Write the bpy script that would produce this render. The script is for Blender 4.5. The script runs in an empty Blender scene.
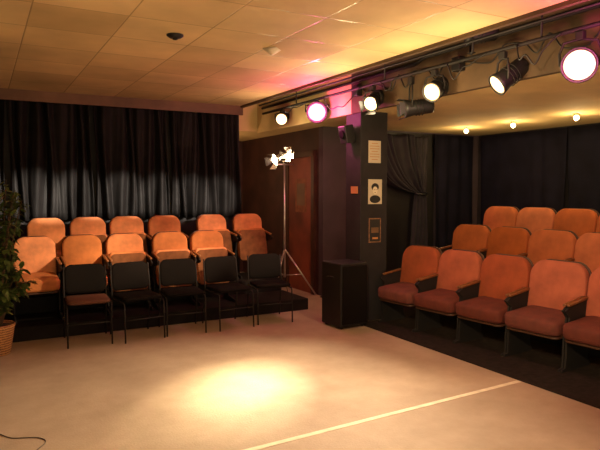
import bpy, bmesh, math, random
from mathutils import Vector, Matrix, Euler
random.seed(7)
S=bpy.context.scene
COL=S.collection
try:
    S.view_settings.view_transform='Standard'
except Exception: pass

# ------------------------------------------------------------ materials
def mat(name,c,rough=.6,metal=0,noise=0,nscale=8,bump=0,bscale=60,emit=None,estr=0,sheen=0,spec=None,vary=0):
    m=bpy.data.materials.new(name); m.use_nodes=True
    nt=m.node_tree; b=nt.nodes['Principled BSDF']
    b.inputs['Base Color'].default_value=(*c,1)
    b.inputs['Roughness'].default_value=rough
    b.inputs['Metallic'].default_value=metal
    if spec is not None: b.inputs['Specular IOR Level'].default_value=spec
    if sheen:
        b.inputs['Sheen Weight'].default_value=sheen
        b.inputs['Sheen Roughness'].default_value=.5
        b.inputs['Sheen Tint'].default_value=(*[min(1,x*1.6) for x in c],1)
    if emit:
        b.inputs['Emission Color'].default_value=(*emit,1)
        b.inputs['Emission Strength'].default_value=estr
    tc=nt.nodes.new('ShaderNodeTexCoord')
    if noise:
        n=nt.nodes.new('ShaderNodeTexNoise'); n.inputs['Scale'].default_value=nscale; n.inputs['Detail'].default_value=5
        nt.links.new(tc.outputs['Object'],n.inputs['Vector'])
        r=nt.nodes.new('ShaderNodeValToRGB')
        r.color_ramp.elements[0].position=.3; r.color_ramp.elements[1].position=.7
        r.color_ramp.elements[0].color=(*[x*(1-noise) for x in c],1)
        r.color_ramp.elements[1].color=(*[min(1,x*(1+noise)) for x in c],1)
        nt.links.new(n.outputs['Fac'],r.inputs['Fac'])
        out=r.outputs['Color']
        if vary:
            oi=nt.nodes.new('ShaderNodeObjectInfo'); hs=nt.nodes.new('ShaderNodeHueSaturation')
            mv=nt.nodes.new('ShaderNodeMapRange'); mv.inputs['To Min'].default_value=1-vary; mv.inputs['To Max'].default_value=1+vary*.8
            ms=nt.nodes.new('ShaderNodeMapRange'); ms.inputs['To Min'].default_value=1.06; ms.inputs['To Max'].default_value=.94
            nt.links.new(oi.outputs['Random'],mv.inputs['Value']); nt.links.new(oi.outputs['Random'],ms.inputs['Value'])
            nt.links.new(mv.outputs['Result'],hs.inputs['Value']); nt.links.new(ms.outputs['Result'],hs.inputs['Saturation'])
            nt.links.new(out,hs.inputs['Color']); out=hs.outputs['Color']
        nt.links.new(out,b.inputs['Base Color'])
    if bump:
        n2=nt.nodes.new('ShaderNodeTexNoise'); n2.inputs['Scale'].default_value=bscale
        nt.links.new(tc.outputs['Object'],n2.inputs['Vector'])
        bp=nt.nodes.new('ShaderNodeBump'); bp.inputs['Strength'].default_value=bump; bp.inputs['Distance'].default_value=.01
        nt.links.new(n2.outputs['Fac'],bp.inputs['Height']); nt.links.new(bp.outputs['Normal'],b.inputs['Normal'])
    return m
def lensmat(name,c0,c1,s0,s1,R,p0=.45):
    """lamp glass: bright filament centre falling off to a coloured rim"""
    m=mat(name,(1,.85,.6),.2,emit=c0,estr=1); nt=m.node_tree; b=nt.nodes['Principled BSDF']
    tc=nt.nodes.new('ShaderNodeTexCoord'); sx=nt.nodes.new('ShaderNodeSeparateXYZ'); cb=nt.nodes.new('ShaderNodeCombineXYZ'); ln=nt.nodes.new('ShaderNodeVectorMath'); ln.operation='LENGTH'
    nt.links.new(tc.outputs['Object'],sx.inputs[0]); nt.links.new(sx.outputs['X'],cb.inputs['X']); nt.links.new(sx.outputs['Y'],cb.inputs['Y']); nt.links.new(cb.outputs[0],ln.inputs[0])
    mr=nt.nodes.new('ShaderNodeMapRange'); mr.inputs['From Max'].default_value=R; nt.links.new(ln.outputs['Value'],mr.inputs['Value'])
    r=nt.nodes.new('ShaderNodeValToRGB'); r.color_ramp.elements[0].position=p0; r.color_ramp.elements[0].color=(*c0,1); r.color_ramp.elements[1].position=.95; r.color_ramp.elements[1].color=(*c1,1)
    nt.links.new(mr.outputs['Result'],r.inputs['Fac']); nt.links.new(r.outputs['Color'],b.inputs['Emission Color'])
    m2=nt.nodes.new('ShaderNodeMapRange'); m2.inputs['From Min'].default_value=p0; m2.inputs['From Max'].default_value=.95; m2.inputs['To Min'].default_value=s0; m2.inputs['To Max'].default_value=s1
    m2.interpolation_type='SMOOTHSTEP'
    nt.links.new(mr.outputs['Result'],m2.inputs['Value']); nt.links.new(m2.outputs['Result'],b.inputs['Emission Strength'])
    return m

M={}
M['curtain']=mat('black_velour',(.0105,.0092,.009),.65,noise=.3,nscale=5,bump=.1,spec=.15)
M['curtain_blue']=mat('navy_velour',(.007,.0065,.014),.85,noise=.3,nscale=5,spec=.15)
M['drape']=mat('black_soft_cloth',(.019,.016,.020),.7,noise=.3,nscale=5,spec=.3)
M['blackwall']=mat('black_painted_wall',(.014,.011,.012),.7,noise=.3)
M['purple']=mat('grey_plum_paint',(.07,.048,.058),.6,noise=.2,nscale=3)
M['redbrown']=mat('dark_brown_paint',(.05,.019,.013),.6,noise=.4,nscale=3)
M['door']=mat('red_door_paint',(.19,.040,.018),.6,noise=.5,nscale=2.2)
M['cream']=mat('cream_plaster',(.80,.59,.27),.8,noise=.12,nscale=2,bump=.1)
M['beam']=mat('shade_brown_beam',(.085,.048,.022),.8,noise=.5,nscale=2.5)  # dark brown puts the shadow on the cream beam into its colour
M['header']=mat('brown_header_board',(.16,.085,.04),.6,noise=.3,nscale=3)
M['orange']=mat('orange_plush',(.70,.25,.088),.85,noise=.2,nscale=9,bump=.4,bscale=160,sheen=.2,vary=.34)
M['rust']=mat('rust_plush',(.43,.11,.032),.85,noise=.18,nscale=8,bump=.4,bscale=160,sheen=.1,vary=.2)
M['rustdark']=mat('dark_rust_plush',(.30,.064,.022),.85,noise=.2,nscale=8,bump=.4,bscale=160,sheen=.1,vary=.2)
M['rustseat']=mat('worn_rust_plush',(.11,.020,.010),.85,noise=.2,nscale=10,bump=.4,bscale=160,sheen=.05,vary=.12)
M['shell']=mat('brown_seat_shell',(.06,.022,.010),.5,noise=.2)
M['wood']=mat('varnished_wood',(.32,.12,.038),.35,noise=.25,nscale=20)
M['seatply']=mat('dull_brown_plywood',(.20,.075,.028),.75,noise=.3,nscale=14,spec=.2)
M['darkwood']=mat('dark_varnished_wood',(.17,.06,.02),.4,noise=.25,nscale=20)
M['iron']=mat('dark_cast_iron',(.012,.009,.008),.7,.1)
M['black']=mat('matte_black_paint',(.010,.009,.009),.5)
M['platform']=mat('black_platform_paint',(.012,.009,.008),.75,noise=.4,nscale=4,spec=.2)
M['mat']=mat('dark_carpet',(.020,.014,.012),.95,noise=.3,nscale=20,bump=.3,spec=.1)
M['vinyl']=mat('black_vinyl',(.008,.006,.0055),.8,spec=.1)
M['brownvinyl']=mat('dark_brown_fabric',(.10,.032,.014),.8,noise=.2)
M['metal']=mat('dull_steel',(.7,.66,.58),.3,.8)
M['chrome']=mat('bright_steel',(.8,.76,.68),.25,1)
M['lens_hot']=lensmat('lit_lamp_glass',(1,.9,.62),(1,.5,.14),30,2.0,.075)
M['lens_mid']=lensmat('glowing_lamp_glass',(1,.9,.65),(1,.6,.25),9,2.0,.075)
M['lens_pink']=lensmat('pink_halo_lamp_glass',(1,.92,.62),(1,.18,.34),30,1.2,.10,.2)  # pink rim colour stands in for a flare halo round the lamp
M['lens_big']=lensmat('bright_flood_glass',(1,.96,.74),(1,.48,.30),34,1.6,.105,.25)
M['lens_off']=mat('unlit_lamp_glass',(.1,.1,.1),.1,.3)
M['bulb']=mat('small_bulb_glass',(1,.9,.7),.2,emit=(1,.78,.4),estr=16)
M['paper']=mat('cream_paper',(.6,.52,.38),.8)
M['ink']=mat('dark_ink',(.02,.018,.016),.7)
M['brownprint']=mat('brown_print',(.20,.10,.05),.7,noise=.5,nscale=25)
M['orangeprint']=mat('orange_sign_print',(.5,.22,.07),.7)
M['redprint']=mat('dull_red_print',(.24,.075,.03),.7,noise=.3,nscale=12)
M['leaf']=mat('green_leaf',(.085,.13,.03),.4,noise=.4,nscale=6)
M['stem']=mat('brown_stem',(.12,.07,.035),.8)
M['soil']=mat('potting_soil',(.03,.02,.012),.95)
M['tape']=mat('off_white_floor_tape',(.72,.64,.49),.7,noise=.15,nscale=12)
M['white']=mat('white_plastic',(.75,.66,.48),.5)
M['cablew']=mat('dark_cable_rubber',(.10,.075,.06),.5)

m=mat('woven_wicker',(.42,.2,.07),.7); M['wicker']=m
nt=m.node_tree; b=nt.nodes['Principled BSDF']
tc=nt.nodes.new('ShaderNodeTexCoord'); w=nt.nodes.new('ShaderNodeTexWave'); w.bands_direction='Z'; w.inputs['Scale'].default_value=14; w.inputs['Distortion'].default_value=3; w.inputs['Detail Scale'].default_value=6
nt.links.new(tc.outputs['Object'],w.inputs['Vector'])
r=nt.nodes.new('ShaderNodeValToRGB'); r.color_ramp.elements[0].color=(.2,.08,.03,1); r.color_ramp.elements[1].color=(.65,.34,.13,1)
nt.links.new(w.outputs['Fac'],r.inputs['Fac']); nt.links.new(r.outputs['Color'],b.inputs['Base Color'])

# ceiling tiles
m=mat('acoustic_ceiling_tiles',(.6,.45,.22),.85); M['tiles']=m
nt=m.node_tree; b=nt.nodes['Principled BSDF']
tc=nt.nodes.new('ShaderNodeTexCoord'); mp=nt.nodes.new('ShaderNodeMapping')
mp.inputs['Location'].default_value=(.28,.1,0)
br=nt.nodes.new('ShaderNodeTexBrick'); br.offset=0; br.squash=1
br.inputs['Scale'].default_value=1; br.inputs['Brick Width'].default_value=.61; br.inputs['Row Height'].default_value=.61
br.inputs['Mortar Size'].default_value=.008; br.inputs['Mortar Smooth'].default_value=.6; br.inputs['Bias'].default_value=0
br.inputs['Color1'].default_value=(.90,.68,.33,1); br.inputs['Color2'].default_value=(.68,.49,.22,1); br.inputs['Mortar'].default_value=(.60,.43,.20,1)
nt.links.new(tc.outputs['Object'],mp.inputs['Vector']); nt.links.new(mp.outputs['Vector'],br.inputs['Vector'])
n=nt.nodes.new('ShaderNodeTexNoise'); n.inputs['Scale'].default_value=1.3; n.inputs['Detail'].default_value=6
nt.links.new(tc.outputs['Object'],n.inputs['Vector'])
mr=nt.nodes.new('ShaderNodeMapRange'); mr.inputs['From Min'].default_value=.3; mr.inputs['From Max'].default_value=.7; mr.inputs['To Min'].default_value=.72; mr.inputs['To Max'].default_value=1.1
nt.links.new(n.outputs['Fac'],mr.inputs['Value'])
mx=nt.nodes.new('ShaderNodeVectorMath'); mx.operation='SCALE'
nt.links.new(br.outputs['Color'],mx.inputs[0]); nt.links.new(mr.outputs['Result'],mx.inputs['Scale'])
nt.links.new(mx.outputs['Vector'],b.inputs['Base Color'])
mg=nt.nodes.new('ShaderNodeMapRange'); mg.inputs['To Min'].default_value=.75; mg.inputs['To Max'].default_value=.25
nt.links.new(br.outputs['Fac'],mg.inputs['Value']); nt.links.new(mg.outputs['Result'],b.inputs['Roughness'])
bp=nt.nodes.new('ShaderNodeBump'); bp.inputs['Strength'].default_value=.25; bp.inputs['Distance'].default_value=.01; bp.invert=True
nt.links.new(br.outputs['Fac'],bp.inputs['Height']); nt.links.new(bp.outputs['Normal'],b.inputs['Normal'])

# floor: worn, mottled tan paint
m=mat('worn_tan_floor_paint',(.4,.27,.17),.6); M['floor']=m
nt=m.node_tree; b=nt.nodes['Principled BSDF']
tc=nt.nodes.new('ShaderNodeTexCoord')
n=nt.nodes.new('ShaderNodeTexNoise'); n.inputs['Scale'].default_value=1.6; n.inputs['Detail'].default_value=12; n.inputs['Roughness'].default_value=.7
nt.links.new(tc.outputs['Object'],n.inputs['Vector'])
r=nt.nodes.new('ShaderNodeValToRGB'); r.color_ramp.elements[0].position=.32; r.color_ramp.elements[1].position=.68
r.color_ramp.elements[0].color=(.31,.225,.162,1); r.color_ramp.elements[1].color=(.44,.33,.245,1)
nt.links.new(n.outputs['Fac'],r.inputs['Fac']); nt.links.new(r.outputs['Color'],b.inputs['Base Color'])
b.inputs['Specular IOR Level'].default_value=.3
n2=nt.nodes.new('ShaderNodeTexNoise'); n2.inputs['Scale'].default_value=70; n2.inputs['Detail'].default_value=4
nt.links.new(tc.outputs['Object'],n2.inputs['Vector'])
bp=nt.nodes.new('ShaderNodeBump'); bp.inputs['Strength'].default_value=.25; bp.inputs['Distance'].default_value=.01
nt.links.new(n2.outputs['Fac'],bp.inputs['Height']); nt.links.new(bp.outputs['Normal'],b.inputs['Normal'])

# ------------------------------------------------------------ helpers
def obj(name,me,mt=None,parent=None,loc=(0,0,0),rot=(0,0,0),smooth=False,label=None,category=None):
    o=bpy.data.objects.new(name,me); COL.objects.link(o)
    if mt is not None and me is not None:
        if isinstance(mt,(list,tuple)):
            for q in mt: me.materials.append(M[q])
        else: me.materials.append(M[mt])
    if smooth and me is not None:
        for p in me.polygons: p.use_smooth=True
    o.location=loc; o.rotation_euler=rot
    if parent: o.parent=parent
    if label: o['label']=label
    if category: o['category']=category
    return o
def from_bm(bm,name):
    bmesh.ops.recalc_face_normals(bm,faces=bm.faces[:])
    me=bpy.data.meshes.new(name); bm.to_mesh(me); bm.free(); return me
def empty(name,loc,rotz=0,label=None,category=None,group=None):
    e=bpy.data.objects.new(name,None); COL.objects.link(e); e.empty_display_size=.1
    e.location=loc; e.rotation_euler=(0,0,rotz)
    if label:e['label']=label
    if category:e['category']=category
    if group:e['group']=group
    return e
def add_box(bm,x0,x1,y0,y1,z0,z1,bev=0,mi=0,mtx=None):
    r=bmesh.ops.create_cube(bm,size=1)
    vs=r['verts']
    for v in vs:
        v.co=Vector(((x0+x1)/2+v.co.x*(x1-x0),(y0+y1)/2+v.co.y*(y1-y0),(z0+z1)/2+v.co.z*(z1-z0)))
    fs=set(f for v in vs for f in v.link_faces)
    for f in fs: f.material_index=mi
    if bev:
        es=set(e for v in vs for e in v.link_edges)
        rr=bmesh.ops.bevel(bm,geom=list(es),offset=bev,segments=2,affect='EDGES',profile=.5)
        vs=list(set(v for f in rr['faces'] for v in f.verts)|set(v for v in vs if v.is_valid))
    if mtx is not None:
        bmesh.ops.transform(bm,matrix=mtx,verts=vs)
    return vs
def box(name,x0,x1,y0,y1,z0,z1,mt,bev=0,**k):
    bm=bmesh.new(); add_box(bm,x0,x1,y0,y1,z0,z1,bev)
    return obj(name,from_bm(bm,name),mt,**k)
def struct(o): o['kind']='structure'; return o
def add_tube(bm,pts,r,n=8,cap=True,mi=0):
    pts=[Vector(p) for p in pts]; rings=[]
    prev=None
    for i,p in enumerate(pts):
        if i==0: t=pts[1]-p
        elif i==len(pts)-1: t=p-pts[i-1]
        else: t=(pts[i+1]-p).normalized()+(p-pts[i-1]).normalized()
        t.normalize()
        if prev is None:
            up=Vector((0,0,1)) if abs(t.z)<.9 else Vector((1,0,0))
            a=t.cross(up).normalized()
        else:
            a=(prev-t*prev.dot(t)).normalized()
        prev=a; b_=t.cross(a)
        rr=r[i] if isinstance(r,(list,tuple)) else r
        rings.append([bm.verts.new(p+(a*math.cos(2*math.pi*j/n)+b_*math.sin(2*math.pi*j/n))*rr) for j in range(n)])
    for i in range(len(rings)-1):
        for j in range(n):
            f=bm.faces.new((rings[i][j],rings[i][(j+1)%n],rings[i+1][(j+1)%n],rings[i+1][j])); f.smooth=True; f.material_index=mi
    if cap:
        f=bm.faces.new(rings[0][::-1]); f.material_index=mi
        f=bm.faces.new(rings[-1]); f.material_index=mi
def tube_mesh(name,pts,r,n=8):
    bm=bmesh.new(); add_tube(bm,pts,r,n); return from_bm(bm,name)
def smoothpts(pts,k=6):
    P=[Vector(p) for p in pts]; out=[]
    for i in range(len(P)-1):
        p0=P[max(i-1,0)];p1=P[i];p2=P[i+1];p3=P[min(i+2,len(P)-1)]
        for j in range(k):
            t=j/k
            out.append(.5*((2*p1)+(-p0+p2)*t+(2*p0-5*p1+4*p2-p3)*t*t+(-p0+3*p1-3*p2+p3)*t**3))
    out.append(P[-1]); return out
def lathe(name,prof,n=24,axis='Z'):
    bm=bmesh.new(); rings=[]
    for (r,z) in prof:
        rings.append([bm.verts.new((max(r,1e-4)*math.cos(2*math.pi*j/n),max(r,1e-4)*math.sin(2*math.pi*j/n),z)) for j in range(n)])
    for i in range(len(rings)-1):
        for j in range(n):
            f=bm.faces.new((rings[i][j],rings[i][(j+1)%n],rings[i+1][(j+1)%n],rings[i+1][j])); f.smooth=True
    bm.faces.new(rings[0]); bm.faces.new(rings[-1])
    return from_bm(bm,name)
def rrect(w,h,rt,rb,n=6):
    pts=[]
    for cx,cz,r,a0 in ((w/2-rt,h/2-rt,rt,0),(-w/2+rt,h/2-rt,rt,90),(-w/2+rb,-h/2+rb,rb,180),(w/2-rb,-h/2+rb,rb,270)):
        for i in range(n+1):
            a=math.radians(a0+90*i/n); pts.append((cx+r*math.cos(a),cz+r*math.sin(a)))
    return pts
def pad(name,w,h,t,rt=.08,rb=.03,puff=.02,curve=0,edge=.018,arch=0):
    bm=bmesh.new(); o=rrect(w,h,rt,rb)
    rings=[]
    for ins,y in ((edge,t/2),(edge*.3,t/2-edge*.3),(0,t/2-edge),(0,-t/2+edge),(edge*.3,-t/2+edge*.3),(edge,-t/2),(.06,-t/2-puff*.55),(min(w,h)*.3,-t/2-puff)):
        sx=(w-2*ins)/w; sz=(h-2*ins)/h
        rings.append([bm.verts.new((x*sx,y-curve*(x*sx)**2/(w*w/4),z*sz+arch*max(0,z/h*2)*(1-(x/(w/2))**2))) for x,z in o])
    n=len(o)
    for i in range(len(rings)-1):
        for j in range(n):
            bm.faces.new((rings[i][j],rings[i][(j+1)%n],rings[i+1][(j+1)%n],rings[i+1][j]))
    for ring,yy in ((rings[0],t/2),(rings[-1],-t/2-puff*1.05)):
        c=bm.verts.new((0,yy,0))
        for j in range(n): bm.faces.new((ring[j],ring[(j+1)%n],c))
    for f in bm.faces: f.smooth=True
    return from_bm(bm,name)
def prism(name,outline,x0,x1,bev=.004):
    bm=bmesh.new()
    a=[bm.verts.new((x0,y,z)) for y,z in outline]; b_=[bm.verts.new((x1,y,z)) for y,z in outline]
    bm.faces.new(a); bm.faces.new(b_[::-1])
    n=len(a)
    for i in range(n): bm.faces.new((a[i],b_[i],b_[(i+1)%n],a[(i+1)%n]))
    if bev: 
        es=[e for e in bm.edges if len(e.link_faces)==2 and e.calc_face_angle(0)>1.2]
        bmesh.ops.bevel(bm,geom=es,offset=bev,segments=2,affect='EDGES')
    return from_bm(bm,name)

# ------------------------------------------------------------ room
ZL=2.70; ZR=2.38
struct(box('floor',-3,7.15,-2.6,10,-.1,0,'floor'))
struct(box('ceiling',-3,3.34,-2.6,8.0,ZL,2.98,'tiles'))
struct(box('ceiling.001',3.77,7.15,-2.6,9.95,ZR,2.98,'cream'))
struct(box('ceiling.002',1.9,3.77,8.12,9.95,ZR,2.98,'cream'))
struct(box('ceiling.003',3.34,3.77,-2.6,8.12,2.92,2.98,'black'))
struct(box('trim_1',3.71,3.77,-2.6,5.57,ZR-.02,2.92,'beam'))  # near stretch of the beam, shade put into its colour
struct(box('trim_7',3.71,3.77,5.57,8.12,ZR-.02,2.92,'cream'))
struct(box('trim_2',3.30,3.34,-2.6,7.80,ZL-.03,ZL,'beam'))
struct(box('trim_6',-3,3.34,7.80,7.83,ZL-.13,ZL,'header'))
struct(box('wall_left',-3.1,-3,-2.6,8,0,3,'blackwall'))
struct(box('wall_front',-3.1,7.25,-2.7,-2.6,0,3,'blackwall'))
struct(box('wall_back',-3.1,3.36,8.0,8.12,0,3,'blackwall'))
struct(box('wall_right',7.15,7.25,-2.6,7.12,0,3,'blackwall'))
struct(box('wall_far',4.2,7.25,7.0,7.12,0,3,'purple'))
struct(box('wall_passage',4.2,4.3,7.12,9.95,0,3,'redbrown'))
struct(box('wall_end',1.9,4.3,9.85,9.95,0,3,'redbrown'))
struct(box('wall_hidden',1.8,1.9,8.12,9.95,0,3,'blackwall'))
struct(box('door_1',4.165,4.198,7.26,7.96,0,1.98,'door',bev=.004))
struct(box('trim_3',4.15,4.2,7.18,7.26,0,2.06,'shell'))
struct(box('trim_4',4.15,4.2,7.96,8.04,0,2.06,'shell'))
struct(box('trim_5',4.15,4.2,7.26,7.96,1.98,2.06,'shell'))

box('column',3.74,4.11,5.42,5.72,0,ZR,'blackwall',bev=.006,label='square black painted column beside the speaker cabinet',category='column')

P1,P2=.14,.31
box('seating_platform',.04,3.58,6.32,7.02,0,P1,'platform',bev=.006,label='low black painted riser under the seats',category='platform')
box('seating_platform',.04,3.54,7.022,7.74,0,P2,'platform',bev=.006,label='taller black painted riser against the curtain',category='platform')
box('seating_platform',4.80,5.54,1.0,6.05,0,.215,'platform',bev=.006,label='low black riser carrying the middle seat row',category='platform')
box('seating_platform',5.542,6.95,1.0,6.05,0,.42,'platform',bev=.006,label='tall black riser carrying the top seat row',category='platform')
box('floor_mat',3.68,4.78,1.0,5.38,0.001,.012,'mat',bev=.004,label='dark carpet strip under the front seat row',category='carpet')
box('floor_mat',4.13,4.78,5.385,6.97,0.001,.012,'mat',bev=.004,label='dark carpet piece added over pale floor behind the column',category='carpet')  # added to darken the lit floor showing under the end seat
box('floor_mat',4.785,6.95,6.06,6.88,0.001,.012,'mat',bev=.004,label='dark carpet piece beyond the end of the risers',category='carpet')
tp=box('floor_tape',-2.4,0,-.020,.020,.0005,.002,'tape',label='long off-white tape line stuck on the floor',category='tape')
tp.location=(3.67,3.12,0); tp.rotation_euler=(0,0,math.radians(2.4))

# ------------------------------------------------------------ curtains
def curtain(name,p0,p1,z0,z1,folds,amp,mt,label,seed=0):
    rnd=random.Random(seed)
    p0=Vector((*p0,0)); p1=Vector((*p1,0)); L=(p1-p0).length; t=(p1-p0).normalized(); nrm=Vector((t.y,-t.x,0))
    nx=folds*14; nz=16
    ph=[rnd.uniform(-1,1) for _ in range(folds+2)]; am=[rnd.uniform(.3,1.4) for _ in range(folds+2)]
    bm=bmesh.new(); g=[]
    for k in range(nz+1):
        row=[]; fz=k/nz
        for i in range(nx+1):
            s=i/nx*folds; j=int(s); f=s-j
            a=am[j]*(1-f)+am[j+1]*f; p=ph[j]*(1-f)+ph[j+1]*f
            off=amp*a*math.sin(2*math.pi*s+p*1.8+.5*math.sin(3*fz+j))*(1-.35*fz)+amp*.35*math.sin(5.1*s+2*fz+seed)
            pos=p0+t*(L*i/nx+.02*math.sin(2*s+4*fz))+nrm*off
            zz=z0+(z1-z0)*fz
            row.append(bm.verts.new((pos.x,pos.y,zz)))
        g.append(row)
    for k in range(nz):
        for i in range(nx):
            f=bm.faces.new((g[k][i],g[k][i+1],g[k+1][i+1],g[k+1][i])); f.smooth=True
    o=obj(name,from_bm(bm,name),mt,label=label,category='curtain')
    sd=o.modifiers.new('s','SOLIDIFY'); sd.thickness=.006
    return o
for i,(a,b_) in enumerate(((-1.3,.28),(.32,1.27),(1.31,2.27),(2.31,3.3))):
    curtain('stage_curtain',(a,7.895),(b_,7.895),1.12,2.64,int((b_-a)/.135),.05,'curtain','black velour curtain in vertical folds behind the seats',seed=i)
for i,(a,b_) in enumerate(((6.85,5.3),(5.26,3.7),(3.66,2.0))):
    curtain('stage_curtain',(7.06,a),(7.06,b_),.02,ZR-.03,int((a-b_)/.3),.010,'curtain_blue','dark navy curtain hanging behind the top row',seed=10+i)
curtain('stage_curtain',(6.16,6.93),(6.98,6.93),.02,ZR-.03,4,.014,'curtain_blue','dark navy curtain hanging in the corner',seed=20)
obj('curtain_rod',tube_mesh('rod',[(-1.4,7.895,2.655),(3.32,7.895,2.655)],.012),'black',label='black rod carrying the black curtains',category='rod')
def drape():
    bm=bmesh.new(); nx=110; nz=24; g=[]
    xL=4.75; xR=6.0; y=6.93
    for k in range(nz+1):
        v=k/nz
        row=[]
        for i in range(nx+1):
            u=i/nx
            topx=xL+(xR-xL)*u
            gath=v**1.3
            tx=xR-.24+.2*u
            x=topx*(1-gath)+tx*gath
            z=(ZR-.04-.05*abs(math.sin(9*u)))*(1-v)+ (1.45)*v - .22*math.sin(math.pi*v)*(1-u)**1.3
            q=u+.035*math.sin(7*u)+.02*math.sin(17*u)
            off=.042*(1-.4*v)*(math.sin(2*math.pi*6.5*q+.8*math.sin(3*v))*(.6+.4*math.sin(11*u+1))+.35*math.sin(2*math.pi*13*q+4*v))
            row.append(bm.verts.new((x,y+off*.8-.035,z)))
        g.append(row)
    for k in range(nz):
        for i in range(nx):
            f=bm.faces.new((g[k][i],g[k][i+1],g[k+1][i+1],g[k+1][i])); f.smooth=True
    g=[]
    for k in range(13):
        v=k/12; row=[]
        for i in range(41):
            u=i/40
            wv=.2+.2*v**.6
            x=xR-.14+wv*(u-.5)
            row.append(bm.verts.new((x,y-.03+.022*math.sin(2*math.pi*4*u+v),1.45*(1-v)+.03*v)))
        g.append(row)
    for k in range(12):
        for i in range(40):
            f=bm.faces.new((g[k][i],g[k][i+1],g[k+1][i+1],g[k+1][i])); f.smooth=True
    return from_bm(bm,'drape')
e=empty('tied_curtain',(0,0,0),label='dark curtain gathered and tied back to one side',category='curtain')
o=obj('drape',drape(),'drape',parent=e); sd=o.modifiers.new('s','SOLIDIFY'); sd.thickness=.006
obj('tie_band',tube_mesh('tie',[(5.74,6.95,1.46),(5.78,6.85,1.44),(5.87,6.83,1.43),(5.96,6.87,1.44),(5.98,6.95,1.46)],.018),'black',parent=e)
struct(box('doorway_dark',4.80,6.2,6.985,6.999,0.0,2.36,'black'))  # flat black sheet stands for the dark doorway opening

# ------------------------------------------------------------ theatre seats
D2=math.radians
def seat_proto(W,fabric,seatfab,down,full=False):
    P=[]
    w=W-(.010 if full else .045)
    bt=D2(-8)
    bh=.53 if full else .48
    bz=.578 if full else .60
    P.append(('backrest',pad('backrest',w,bh,.085,.125 if full else .10,.05,.022,.010,arch=.02),fabric,(0,.20,bz),(bt,0,0),True))
    P.append(('back_shell',pad('back_shell',w+.006,bh+.02,.02,.13 if full else .11,.05,.0,.010,edge=.006,arch=.02),'shell',(0,.256,bz-.005),(bt,0,0),True))
    if down:
        sz=.36 if full else .395
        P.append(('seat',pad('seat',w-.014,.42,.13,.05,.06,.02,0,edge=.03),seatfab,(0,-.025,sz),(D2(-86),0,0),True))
        P.append(('seat_pan',pad('seat_pan',w-.03,.38,.02,.05,.05,.004,0,edge=.006),'shell',(0,-.02,sz-.078),(D2(-86),0,0),True))
    else:
        P.append(('seat',pad('seat',w-.01,.42,.09,.06,.04,.02,0),seatfab,(0,.045,.45),(D2(166),0,0),True))
        P.append(('seat_pan',pad('seat_pan',w-.015,.42,.02,.06,.04,.006,0,edge=.006),'seatply',(0,-.012,.438),(D2(-14),0,0),True))
    if full:
        out=[(.16,0),(.22,0),(.22,.03),(.19,.06),(.17,.3),(.24,.56),(.20,.58),(-.12,.525),(-.16,.50),(-.13,.47),(-.1,.44),(-.13,.28),(-.14,.03),(-.19,.02),(-.19,0)]
    else:
        out=[(.16,0),(.20,0),(.20,.03),(.17,.06),(.16,.3),(.24,.60),(.20,.62),(-.12,.565),(-.16,.54),(-.13,.51),(.03,.48),(.06,.36),(.05,.06),(-.16,.03),(-.16,0)]
    az=.562 if full else .605
    for s in (-1,1):
        P.append(('side_standard',prism('side_standard',out,s*(W/2-.009)-.008,s*(W/2-.009)+.008),'iron',(0,0,0),(0,0,0),False))
        bm=bmesh.new(); add_box(bm,-.014,.014,-.14,.15,-.011,.011,.007)
        P.append(('armrest',from_bm(bm,'armrest'),'darkwood' if full else 'wood',(s*(W/2-.014),.01,az),(D2(8),0,0),True))
    return P
def instantiate_proto(name,P,loc,rotz,label,category,group,first={}):
    key=id(P)
    e=empty(name,loc,rotz,label,category,group)
    if key not in first:
        first[key]=[obj(n,me,mt,parent=e,loc=l,rot=r,smooth=sm) for n,me,mt,l,r,sm in P]
    else:
        for o in first[key]:
            c=o.copy(); c.parent=e; COL.objects.link(c)
    return e
PLU=seat_proto(.46,'orange','orange',False)
PLD=seat_proto(.46,'orange','orange',True)
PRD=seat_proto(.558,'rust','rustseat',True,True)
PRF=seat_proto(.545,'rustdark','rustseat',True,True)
for i,x in enumerate((.68,1.15,1.62,2.10,2.76,3.27)):
    dn=i in (0,3)
    instantiate_proto('theatre_seat',PLD if dn else PLU,(x,7.33,P2),D2((.6,-.5,.4,-.6,2.5,-3)[i]),
        'orange plush theatre seat with the seat folded down' if dn else 'orange plush theatre seat with the seat tipped up','seat','seats on the taller riser before the curtain')
for i,x in enumerate((.50,.98,1.45,1.97,2.45)):
    dn=i in (0,1)
    instantiate_proto('theatre_seat',PLD if dn else PLU,(x,6.66,P1),D2((1,-.5,.5,-2.5,1.5)[i]),
        'orange plush theatre seat with the seat folded down' if dn else 'orange plush theatre seat with the seat tipped up','seat','seats on the low riser')
for i in range(6):
    instantiate_proto('theatre_seat',PRF,(4.10+.058*i,5.02-i*.546,.012),D2(-90+5.5),'dark rust plush theatre seat with wooden armrests on the carpet','seat','rust seats in the front row')
for i in range(6):
    instantiate_proto('theatre_seat',PRD,(5.07+.02*i,5.25-i*.562,.215),D2(-90+2),'rust orange plush theatre seat on the low riser','seat','rust seats in the middle row')
for i in range(6):
    instantiate_proto('theatre_seat',PRD,(5.92,5.57-i*.562,.42),D2(-90),'rust orange plush theatre seat on the tall riser','seat','rust seats in the top row')

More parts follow.
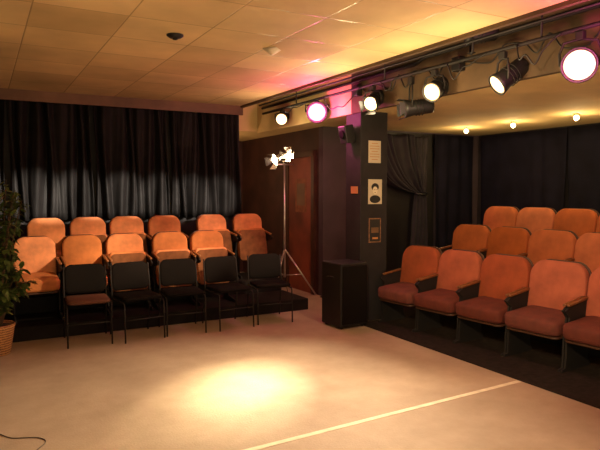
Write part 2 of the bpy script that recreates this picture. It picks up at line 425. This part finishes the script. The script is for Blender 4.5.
# ------------------------------------------------------------ black stacking chairs
def stack_proto(seatm):
    P=[]
    P.append(('seat',pad('cseat',.40,.38,.04,.05,.05,.012,0),seatm,(0,-.01,.42),(D2(-90),0,0),True))
    P.append(('backrest',pad('cback',.39,.29,.026,.07,.05,.006,.015),'vinyl',(0,.212,.60),(D2(-8),0,0),True))
    for s in (-1,1):
        x=s*.202
        P.append(('leg',tube_mesh('fleg',[(x,-.17,.395),(x,-.20,.37),(x,-.215,.0)],.008),'iron',(0,0,0),(0,0,0),False))
        P.append(('leg',tube_mesh('rleg',[(x,.245,.0),(x,.17,.42),(x,.195,.58),(x*.98,.218,.73)],.008),'iron',(0,0,0),(0,0,0),False))
        P.append(('side_rail',tube_mesh('rail',[(x,-.18,.39),(x,.172,.39)],.008),'iron',(0,0,0),(0,0,0),False))
    P.append(('crossbar',tube_mesh('cb',[(-.202,-.205,.22),(.202,-.205,.22)],.006),'iron',(0,0,0),(0,0,0),False))
    return P
SP=stack_proto('vinyl'); SP2=stack_proto('brownvinyl')
for i,(x,y,rz) in enumerate(((.90,6.03,-3),(1.38,5.99,7),(1.86,6.02,-5),(2.38,6.0,4),(2.90,6.03,-8))):
    instantiate_proto('stacking_chair',SP2 if i==0 else SP,(x,y,0),D2(rz),
      'black framed chair with a dark brown seat pad' if i==0 else 'black vinyl stacking chair with thin metal legs on the floor','chair','black chairs on the floor before the riser')

# ------------------------------------------------------------ speaker cabinet
e=empty('speaker_cabinet',(3.52,5.40,0),D2(4),label='black floor speaker cabinet standing beside the column',category='speaker')
bm=bmesh.new(); add_box(bm,-.185,.185,-.18,.18,.02,.71,.012); obj('cabinet_body',from_bm(bm,'cab'),'black',parent=e)
bm=bmesh.new(); add_box(bm,-.165,.165,-.192,-.18,.05,.68,.004); obj('grille',from_bm(bm,'gr'),'vinyl',parent=e)
for x in(-.14,.14):
    for y in(-.14,.14):
        obj('rubber_foot',lathe('ft',[(.018,0),(.018,.02)],12),'black',parent=e,loc=(x,y,0))
bm=bmesh.new(); add_tube(bm,[(-.19,-.05,.55),(-.205,-.05,.56),(-.205,.05,.56),(-.19,.05,.55)],.008); obj('handle',from_bm(bm,'hd'),'iron',parent=e)

e=empty('wall_speaker',(3.66,5.56,2.13),0,label='small black speaker bracketed to the column',category='speaker')
bm=bmesh.new(); add_box(bm,-.075,.045,-.07,.07,-.1,.1,.01); obj('speaker_body',from_bm(bm,'sb'),'black',parent=e,rot=(0,D2(-12),0))
bm=bmesh.new(); add_box(bm,.035,.079,-.02,.02,-.015,.015); obj('bracket',from_bm(bm,'bk'),'iron',parent=e)
obj('speaker_cone',lathe('cone',[(.05,.0),(.045,-.008),(.015,.004)],20),'vinyl',parent=e,loc=(-.082,0,-.01),rot=(0,D2(78),0))

def poster(x,z,w,h,kind,label,y=5.4188,rz=0):
    e=empty('poster',(x,y,z),rz,label=label,category='poster')
    bm=bmesh.new(); add_box(bm,-w/2,w/2,-.001,.001,-h/2,h/2)
    obj('paper_sheet',from_bm(bm,'pp'),{'text':'paper','face':'paper','brown':'brownprint','red':'redprint'}[kind],parent=e)
    bm=bmesh.new()
    if kind=='text':
        for k in range(7):
            ww=w*(.38 if k%3 else .25); zz=h*(.38-.12*k)
            add_box(bm,-ww,ww,-.002,-.0011,zz-.004,zz+.003)
        obj('print',from_bm(bm,'pr'),'orangeprint',parent=e)
    elif kind=='face':
        def ell(nm,mt,cx,cz,rx,rz,yy,n=20):
            bm=bmesh.new()
            vs=[bm.verts.new((cx+rx*math.cos(2*math.pi*i/n),yy,cz+rz*math.sin(2*math.pi*i/n))) for i in range(n)]
            bm.faces.new(vs); obj(nm,from_bm(bm,nm),mt,parent=e)
        bm.free()
        ell('printed_shoulders','ink',0,-.085,.075,.045,-.0014); ell('printed_hair','ink',0,.052,.052,.045,-.0014)
        ell('printed_face','white',0,.015,.034,.045,-.0018)
        ell('printed_eye','ink',-.013,.022,.007,.004,-.0022); ell('printed_eye','ink',.013,.022,.007,.004,-.0022); ell('printed_mouth','ink',0,-.01,.010,.003,-.0022)
    elif kind=='red':
        add_box(bm,-w*.35,w*.35,-.002,-.0011,-h*.3,h*.35)
        obj('print',from_bm(bm,'pr'),'header',parent=e)
    else:
        add_box(bm,-w*.42,w*.42,-.002,-.0011,-h*.45,h*.45)
        obj('picture_field',from_bm(bm,'pr'),'ink',parent=e)
        bm=bmesh.new()
        add_box(bm,-w*.3,w*.3,-.003,-.0021,-h*.1,h*.12)
        obj('print',from_bm(bm,'pr'),'header',parent=e)
        bm=bmesh.new(); add_box(bm,-w*.2,w*.25,-.003,-.0021,-h*.36,-h*.28)
        obj('caption_strip',from_bm(bm,'pr'),'orangeprint',parent=e)
poster(3.93,1.93,.17,.25,'text','cream paper notice with lines of small text on the column')
poster(3.94,1.48,.19,.28,'face','black and white portrait poster pinned to the column')
poster(3.94,1.04,.17,.28,'brown','dark picture with a brown border pinned to the column')
poster(4.1638,1.42,.34,.5,'red','dull red poster with a brown block on the door',y=7.58,rz=D2(-90))
box('wall_sign',3.731,3.7395,5.47,5.6,1.46,1.54,'orangeprint',label='small orange sign fixed to the side of the column',category='sign')

# ------------------------------------------------------------ stage lights
def rot_to(dirv):
    return Vector(dirv).to_track_quat('-Z','Y').to_euler()
def stage_light(loc,target,scale=1,lens='lens_hot',label='',barn=True,long=False,pipez=2.58):
    loc=Vector(loc); dirv=(Vector(target)-loc).normalized()
    e=empty('stage_light',loc,label=label,category='stage light',group='stage lights on the overhead pipe')
    R=rot_to(dirv); s=scale
    L=.2 if long else .14
    prof=[(.03,L+.03),(.055,L+.025),(.07,L),(.075,.02),(.085,-.03),(.09,-.06),(.085,-.062),(.07,-.045),(.065,0.0),(.01,.01)]
    prof=[(r*s,z*s) for r,z in prof]
    obj('housing',lathe('can',prof),'black',parent=e,rot=R)
    lp=[(.04,-.040),(.068,-.046),(.072,-.040),(.0,-.02)]
    me=lathe('lens',[(r*s*1.05,(z-.01)*s) for r,z in lp[::-1]])
    obj('lens',me,lens,parent=e,rot=R)
    bm=bmesh.new()
    for k in range(3):
        z=(.05+.03*k)*s
        pts=[(.08*s*math.cos(a),.08*s*math.sin(a),z) for a in [2*math.pi*i/20 for i in range(21)]]
        add_tube(bm,pts,.004*s,6,cap=False)
    obj('cooling_ring',from_bm(bm,'fins'),'iron',parent=e,rot=R)
    if barn:
        for k in range(4):
            bm=bmesh.new(); w1=.05*s; w2=.062*s; h=.06*s
            vs=[bm.verts.new(p) for p in ((-w1,.087*s,-.062*s),(w1,.087*s,-.062*s),(w2,.098*s,-.062*s-h),(-w2,.098*s,-.062*s-h))]
            bm.faces.new(vs)
            bmesh.ops.rotate(bm,cent=(0,0,0),matrix=Matrix.Rotation(math.pi/2*k,3,'Z'),verts=bm.verts[:])
            o=obj('barn_door',from_bm(bm,'bd'),'black',parent=e,rot=R); q=o.modifiers.new('s','SOLIDIFY'); q.thickness=.003
    ax=Vector((-dirv.y,dirv.x,0)).normalized()
    top=Vector((0,0,pipez-loc.z-.05))
    pts=[ax*.095*s,ax*.1*s+Vector((0,0,.06*s)),ax*.08*s+top*.8,top*.9,-ax*.08*s+top*.8,-ax*.1*s+Vector((0,0,.06*s)),-ax*.095*s]
    obj('yoke',tube_mesh('yoke',pts,.009),'iron',parent=e)
    bm=bmesh.new(); add_box(bm,-.02,.02,-.03,.03,top.z*.85,top.z+.032,.006); obj('clamp',from_bm(bm,'cl'),'iron',parent=e)
    return e,R,dirv
PX=3.56
def lamp(loc,dirv,energy,size,color=(1,.72,.4),blend=.6,rad=.05,off=.2):
    l=bpy.data.lights.new('spot','SPOT'); l.energy=energy; l.spot_size=math.radians(size); l.spot_blend=blend; l.color=color; l.shadow_soft_size=rad
    o=bpy.data.objects.new('spot_lamp',l); COL.objects.link(o); o.location=Vector(loc)+Vector(dirv)*off; o.rotation_euler=rot_to(dirv)
    return o
HOT=Vector((1.64,4.02,0))
specs=[((PX,7.0,2.45),(1.0,3.5,1.0),'lens_hot','lit black stage light on the overhead pipe',False,False,.95),
 ((PX,6.08,2.43),(.8,1.6,1.5),'lens_pink','stage light with pink gel glowing on the pipe',False,False,1.4),  # pink rim and larger lens imitate a camera flare halo
 ((PX,4.95,2.40),(1.0,3.6,.9),'lens_hot','lit black stage light on the overhead pipe',True,True,.95),
 ((PX,4.02,2.38),(.8,3.0,1.1),'lens_hot','lit black stage light on the overhead pipe',False,True,1.0),
 ((PX,3.25,2.34),(1.9,3.9,1.0),'lens_mid','long black can stage light tilted downwards',False,True,1.0),
 ((PX,2.585,2.34),(.4,.6,1.5),'lens_big','stage light glowing brightly on the pipe',False,False,1.3)]
for loc,tg,ln,lb,bd,lg,sc in specs:
    e,R,dv=stage_light(loc,tg,sc,ln,lb,bd,lg)
stage_light((PX+.03,4.38,2.27),(1.5,5.6,2.0),.95,'lens_off','unlit black stage light hanging level with barn doors',True,True)
stage_light((PX,3.58,2.76),(2.2,4.6,2.6),.9,'lens_off','unlit black lamp clamped above the pipe',False,True,pipez=2.64)
obj('lighting_pipe',tube_mesh('pipe',[(PX,.5,2.58),(PX,7.6,2.58)],.016,12),'iron',label='long black steel pipe carrying the stage lights',category='pipe')
obj('lighting_pipe',tube_mesh('pipe2',[(PX-.15,.5,2.665),(PX-.15,3.1,2.66),(PX-.13,5,2.67),(PX-.15,7.4,2.66)],.010,10),'iron',label='thinner black conduit beside the lighting pipe',category='pipe')
obj('lighting_pipe',tube_mesh('pipe3',[(3.690,.5,2.74),(3.690,4.3,2.74),(3.690,4.45,2.70),(3.690,7.9,2.70)],.016,10),'iron',label='black conduit fixed along the shaded beam',category='pipe')
for y in (1.5,2.9,4.75,6.6):
    obj('pipe_hanger',tube_mesh('hang',[(PX,y,2.598),(PX,y,2.92)],.008),'iron',label='thin black rod hanging the pipe from above',category='hanger')
for y in (2.2,3.85,5.4):
    bm=bmesh.new(); add_box(bm,3.64,3.711,y-.05,y+.05,2.53,2.65,.006)
    obj('junction_box',from_bm(bm,'jb'),'black',label='small black electrical box on the shaded beam',category='electrical box')
rc=random.Random(5)
for k,(y0,y1,sag) in enumerate(((1.5,2.42,.14),(2.72,3.1,.2),(3.4,3.85,.16),(5.15,5.9,.16),(6.25,6.9,.12),(4.5,4.8,.14))):
    pts=[(PX-.02,y0,2.58)]+[(PX-.055+rc.uniform(-.02,.015),y0+(y1-y0)*t/6,2.60-sag*4*(t/6)*(1-t/6)*rc.uniform(.5,1.4)) for t in range(1,6)]+[(PX-.02,y1,2.58)]
    obj('power_cable',tube_mesh('cab',smoothpts(pts,4),.006,6),'black',label='black cable sagging between the stage lights',category='cable')
for k,(y0,y1) in enumerate(((1.7,2.14),(2.28,3.78),(3.92,5.32))):
    n=int((y1-y0)/.12)+2
    pts=[(3.695-(.02 if 0<t<n else 0),y0+(y1-y0)*t/n,2.60+(rc.uniform(-.11,.05) if 0<t<n else 0)) for t in range(n+1)]
    obj('power_cable',tube_mesh('cab',smoothpts(pts,4),.006,6),'black',label='loose black cable looping along the shaded beam',category='cable')
for y in (6.16,5.33,4.42,3.5):
    e=empty('ceiling_bulb',(6.05,y,ZR),label='small round bulb glowing under the low ceiling',category='light bulb',group='bulbs over the top row')
    obj('socket',lathe('sk',[(.03,0),(.03,-.02),(.02,-.025)],16),'white',parent=e)
    obj('bulb',lathe('bl',[(.015,-.02),(.028,-.04),(.03,-.055),(.02,-.075),(.004,-.082)],16),'bulb',parent=e)
    l=bpy.data.lights.new('pt','POINT'); l.energy=9; l.color=(1,.68,.32); l.shadow_soft_size=.04
    o=bpy.data.objects.new('bulb_lamp',l); COL.objects.link(o); o.location=(6.05,y,ZR-.22)

# tripod light
tx,ty=3.80,7.40
e=empty('tripod_light',(tx,ty,0),label='steel tripod stand with two lit lamp heads',category='lamp')
obj('pole',tube_mesh('pole',[(0,0,.25),(0,0,1.1),(0,0,1.86)],[.019,.017,.013]),'metal',parent=e)
for ang,rr in ((-42,.46),(95,.36),(205,.25)):
    a=D2(ang)
    obj('leg',tube_mesh('tl',[(0,0,.66),(rr*math.cos(a),rr*math.sin(a),.012)],.012),'metal',parent=e)
    obj('brace',tube_mesh('tb',[(0,0,.28),(rr*.55*math.cos(a),rr*.55*math.sin(a),.30)],.006),'metal',parent=e)
obj('crossbar',tube_mesh('tc',[(-.14,-.0,1.86),(.14,0,1.86)],.011),'metal',parent=e)
obj('power_cable',tube_mesh('tcab',smoothpts([(0,0.02,1.8),(.03,.03,1.2),(-.02,.03,.7),(.02,.04,.3),(.1,.1,.01)]),.005),'black',parent=e)
for x,tg,ang in((-.13,(-.9,-.4,-.35),0),(.08,(-.7,-.6,.25),0)):
    dirv=Vector(tg).normalized(); R=rot_to(dirv); hl=(x,0,1.93+.04*(x>0))
    h=obj('lamp_head',lathe('hd',[(.02,.09),(.05,.08),(.055,.0),(.06,-.04),(.055,-.04),(.05,0)]),'chrome',parent=e,loc=hl,rot=R)
    obj('lens',lathe('ln',[(.05,-.03),(.045,-.038),(.004,-.042)]),'lens_hot',parent=h)
    for k in range(4):
        bm=bmesh.new(); vs=[bm.verts.new(p) for p in ((-.04,.06,-.04),(.04,.06,-.04),(.06,.11,-.115),(-.06,.11,-.115))]; bm.faces.new(vs)
        bmesh.ops.rotate(bm,cent=(0,0,0),matrix=Matrix.Rotation(math.pi/2*k,3,'Z'),verts=bm.verts[:])
        o=obj('barn_door',from_bm(bm,'bd'),'chrome',parent=h); q=o.modifiers.new('s','SOLIDIFY'); q.thickness=.003

e=empty('smoke_detector',(1.36,4.5,ZL),label='small dark round detector on the ceiling tiles',category='smoke detector')
obj('detector_base',lathe('dt',[(.065,0),(.065,-.010),(.045,-.024),(.016,-.03)],24),'black',parent=e)
obj('detector_cap',lathe('dt2',[(.022,-.024),(.02,-.036),(.008,-.04)],16),'iron',parent=e)
bm=bmesh.new(); add_tube(bm,[(0,0,0),(0,0,-.05)],[.09,.012],4); 
obj('ceiling_fixture',from_bm(bm,'fx'),'white',loc=(2.22,4.56,ZL),label='small pale pyramid shaped fitting on the ceiling tiles',category='ceiling fitting')

# ------------------------------------------------------------ plant
e=empty('potted_plant',(.08,5.95,0),label='bushy green plant in a woven wicker pot',category='plant')
obj('pot',lathe('pot',[(.12,0),(.13,.01),(.165,.24),(.175,.27),(.165,.28),(.15,.25),(.01,.24)]),'wicker',parent=e)
obj('soil',lathe('soil',[(.149,.251),(.149,.256),(.01,.26)]),'soil',parent=e)
rnd=random.Random(3)
bm=bmesh.new(); bl=bmesh.new()
for s in range(40):
    a=rnd.uniform(0,2*math.pi); tip=Vector((math.cos(a)*rnd.uniform(.08,.30),math.sin(a)*rnd.uniform(.08,.24),rnd.uniform(.55,1.6)))
    base=Vector((math.cos(a)*.05,math.sin(a)*.05,.25)); mid=(base+tip)/2+Vector((0,0,.12))
    pts=[base,base.lerp(mid,.5)+Vector((0,0,.04)),mid,mid.lerp(tip,.5)+Vector((0,0,.03)),tip]
    add_tube(bm,pts,[.008,.007,.006,.004,.002],5)
    for q in range(40):
        t=rnd.uniform(.2,1); f=t*4; i=min(3,int(f)); p=pts[i].lerp(pts[i+1],f-i)
        d_=Vector((rnd.uniform(-1,1),rnd.uniform(-1,1),rnd.uniform(-.7,.5))).normalized(); side=d_.cross(Vector((0,0,1)))
        if side.length<.1: continue
        side.normalize(); L=rnd.uniform(.06,.12); W=L*.26
        up=Vector((0,0,-.012))
        v=[bl.verts.new(x) for x in (p,p+d_*L*.35+side*W,p+d_*L*.75+side*W*.7+up,p+d_*L+up*2,p+d_*L*.75-side*W*.7+up,p+d_*L*.35-side*W)]
        bl.faces.new(v)
obj('stem',from_bm(bm,'st'),'stem',parent=e)
obj('foliage',from_bm(bl,'lf'),'leaf',parent=e)

obj('floor_cable',tube_mesh('fc',smoothpts([(-.3,4.15,.004),(.0,4.02,.004),(.12,3.86,.004),(.20,3.82,.004),(.27,3.78,.004),(.30,3.70,.004),(.24,3.6,.004),(.16,3.5,.004)]),.003,6),'cablew',label='thin dark cable curling across the floor',category='cable')

# ------------------------------------------------------------ lights
W_=(1,.79,.50)
def dirto(a,b): return (Vector(b)-Vector(a)).normalized()
a=(PX,6.08,2.22); lamp(a,dirto(a,HOT),1100,24,(1,.83,.47),1)
lamp(a,dirto(a,HOT),1000,14,(1,.86,.52),1)
a=(PX,4.95,2.3); lamp(a,dirto(a,(1.4,3.9,0)),380,80,(1,.80,.50),1)
a=(PX,4.02,2.3); lamp(a,dirto(a,(1.0,2.6,0)),340,100,W_,1)
a=(PX,3.25,2.3)
for tg,en in (((.3,7.15,.55),540),((1.5,7.15,.55),500),((2.7,7.15,.55),370)):
    lamp(a,dirto(a,tg),en,22,(1,.76,.46),.8,.02)
for tg,en in (((0,7.88,1.38),2900),((.55,7.88,1.38),2900),((1.1,7.88,1.4),2700),((1.65,7.88,1.4),2600),((2.15,7.88,1.4),2300),((2.6,7.88,1.4),2100),((3.0,7.88,1.4),1700)):
    lamp(a,dirto(a,tg),en,9,(1,.90,.74),.8,.02)
a=(.2,1.2,2.5); lamp(a,dirto(a,(5,4.1,.8)),450,44,(1,.73,.42),.5,.05)
l=bpy.data.lights.new('fill','AREA'); l.energy=95; l.size=1.4; l.color=(1,.77,.44)  # added unseen fill, aimed up to brighten the ceiling
o=bpy.data.objects.new('fill_lamp',l); COL.objects.link(o); o.location=(.7,-.3,.8); o.rotation_euler=rot_to(Vector((.30,.58,1.15)))
for y in (7.0,4.95,4.02,3.25):
    l=bpy.data.lights.new('spill','POINT'); l.energy=13 if y<7 else 6; l.color=(1,.76,.38); l.shadow_soft_size=.08
    o=bpy.data.objects.new('spill_lamp',l); COL.objects.link(o); o.location=(PX-.36,min(y,6.7)-.05,2.24)
for p,en in (((PX-.20,5.80,2.34),30),((PX-.26,2.32,2.3),22)):  # added pink lamps tint beam and ceiling like camera flare
    l=bpy.data.lights.new('halo','POINT'); l.energy=en; l.color=(1,.08,.36); l.shadow_soft_size=.06
    o=bpy.data.objects.new('flare_tint_lamp',l); COL.objects.link(o); o.location=p
l=bpy.data.lights.new('pas','POINT'); l.energy=20; l.color=(1,.58,.28); l.shadow_soft_size=.1
o=bpy.data.objects.new('passage_lamp',l); COL.objects.link(o); o.location=(2.9,8.7,1.7)

wd=bpy.data.worlds.new('w'); S.world=wd; wd.use_nodes=True
wd.node_tree.nodes['Background'].inputs[0].default_value=(.02,.015,.01,1)

cam=bpy.data.cameras.new('cam'); cam.lens=35; cam.sensor_width=36; cam.clip_start=.05
co=bpy.data.objects.new('camera',cam); COL.objects.link(co); co.location=(0,0,1.5)
co.rotation_euler=(D2(90-3.44),0,D2(-28.7))
S.camera=co
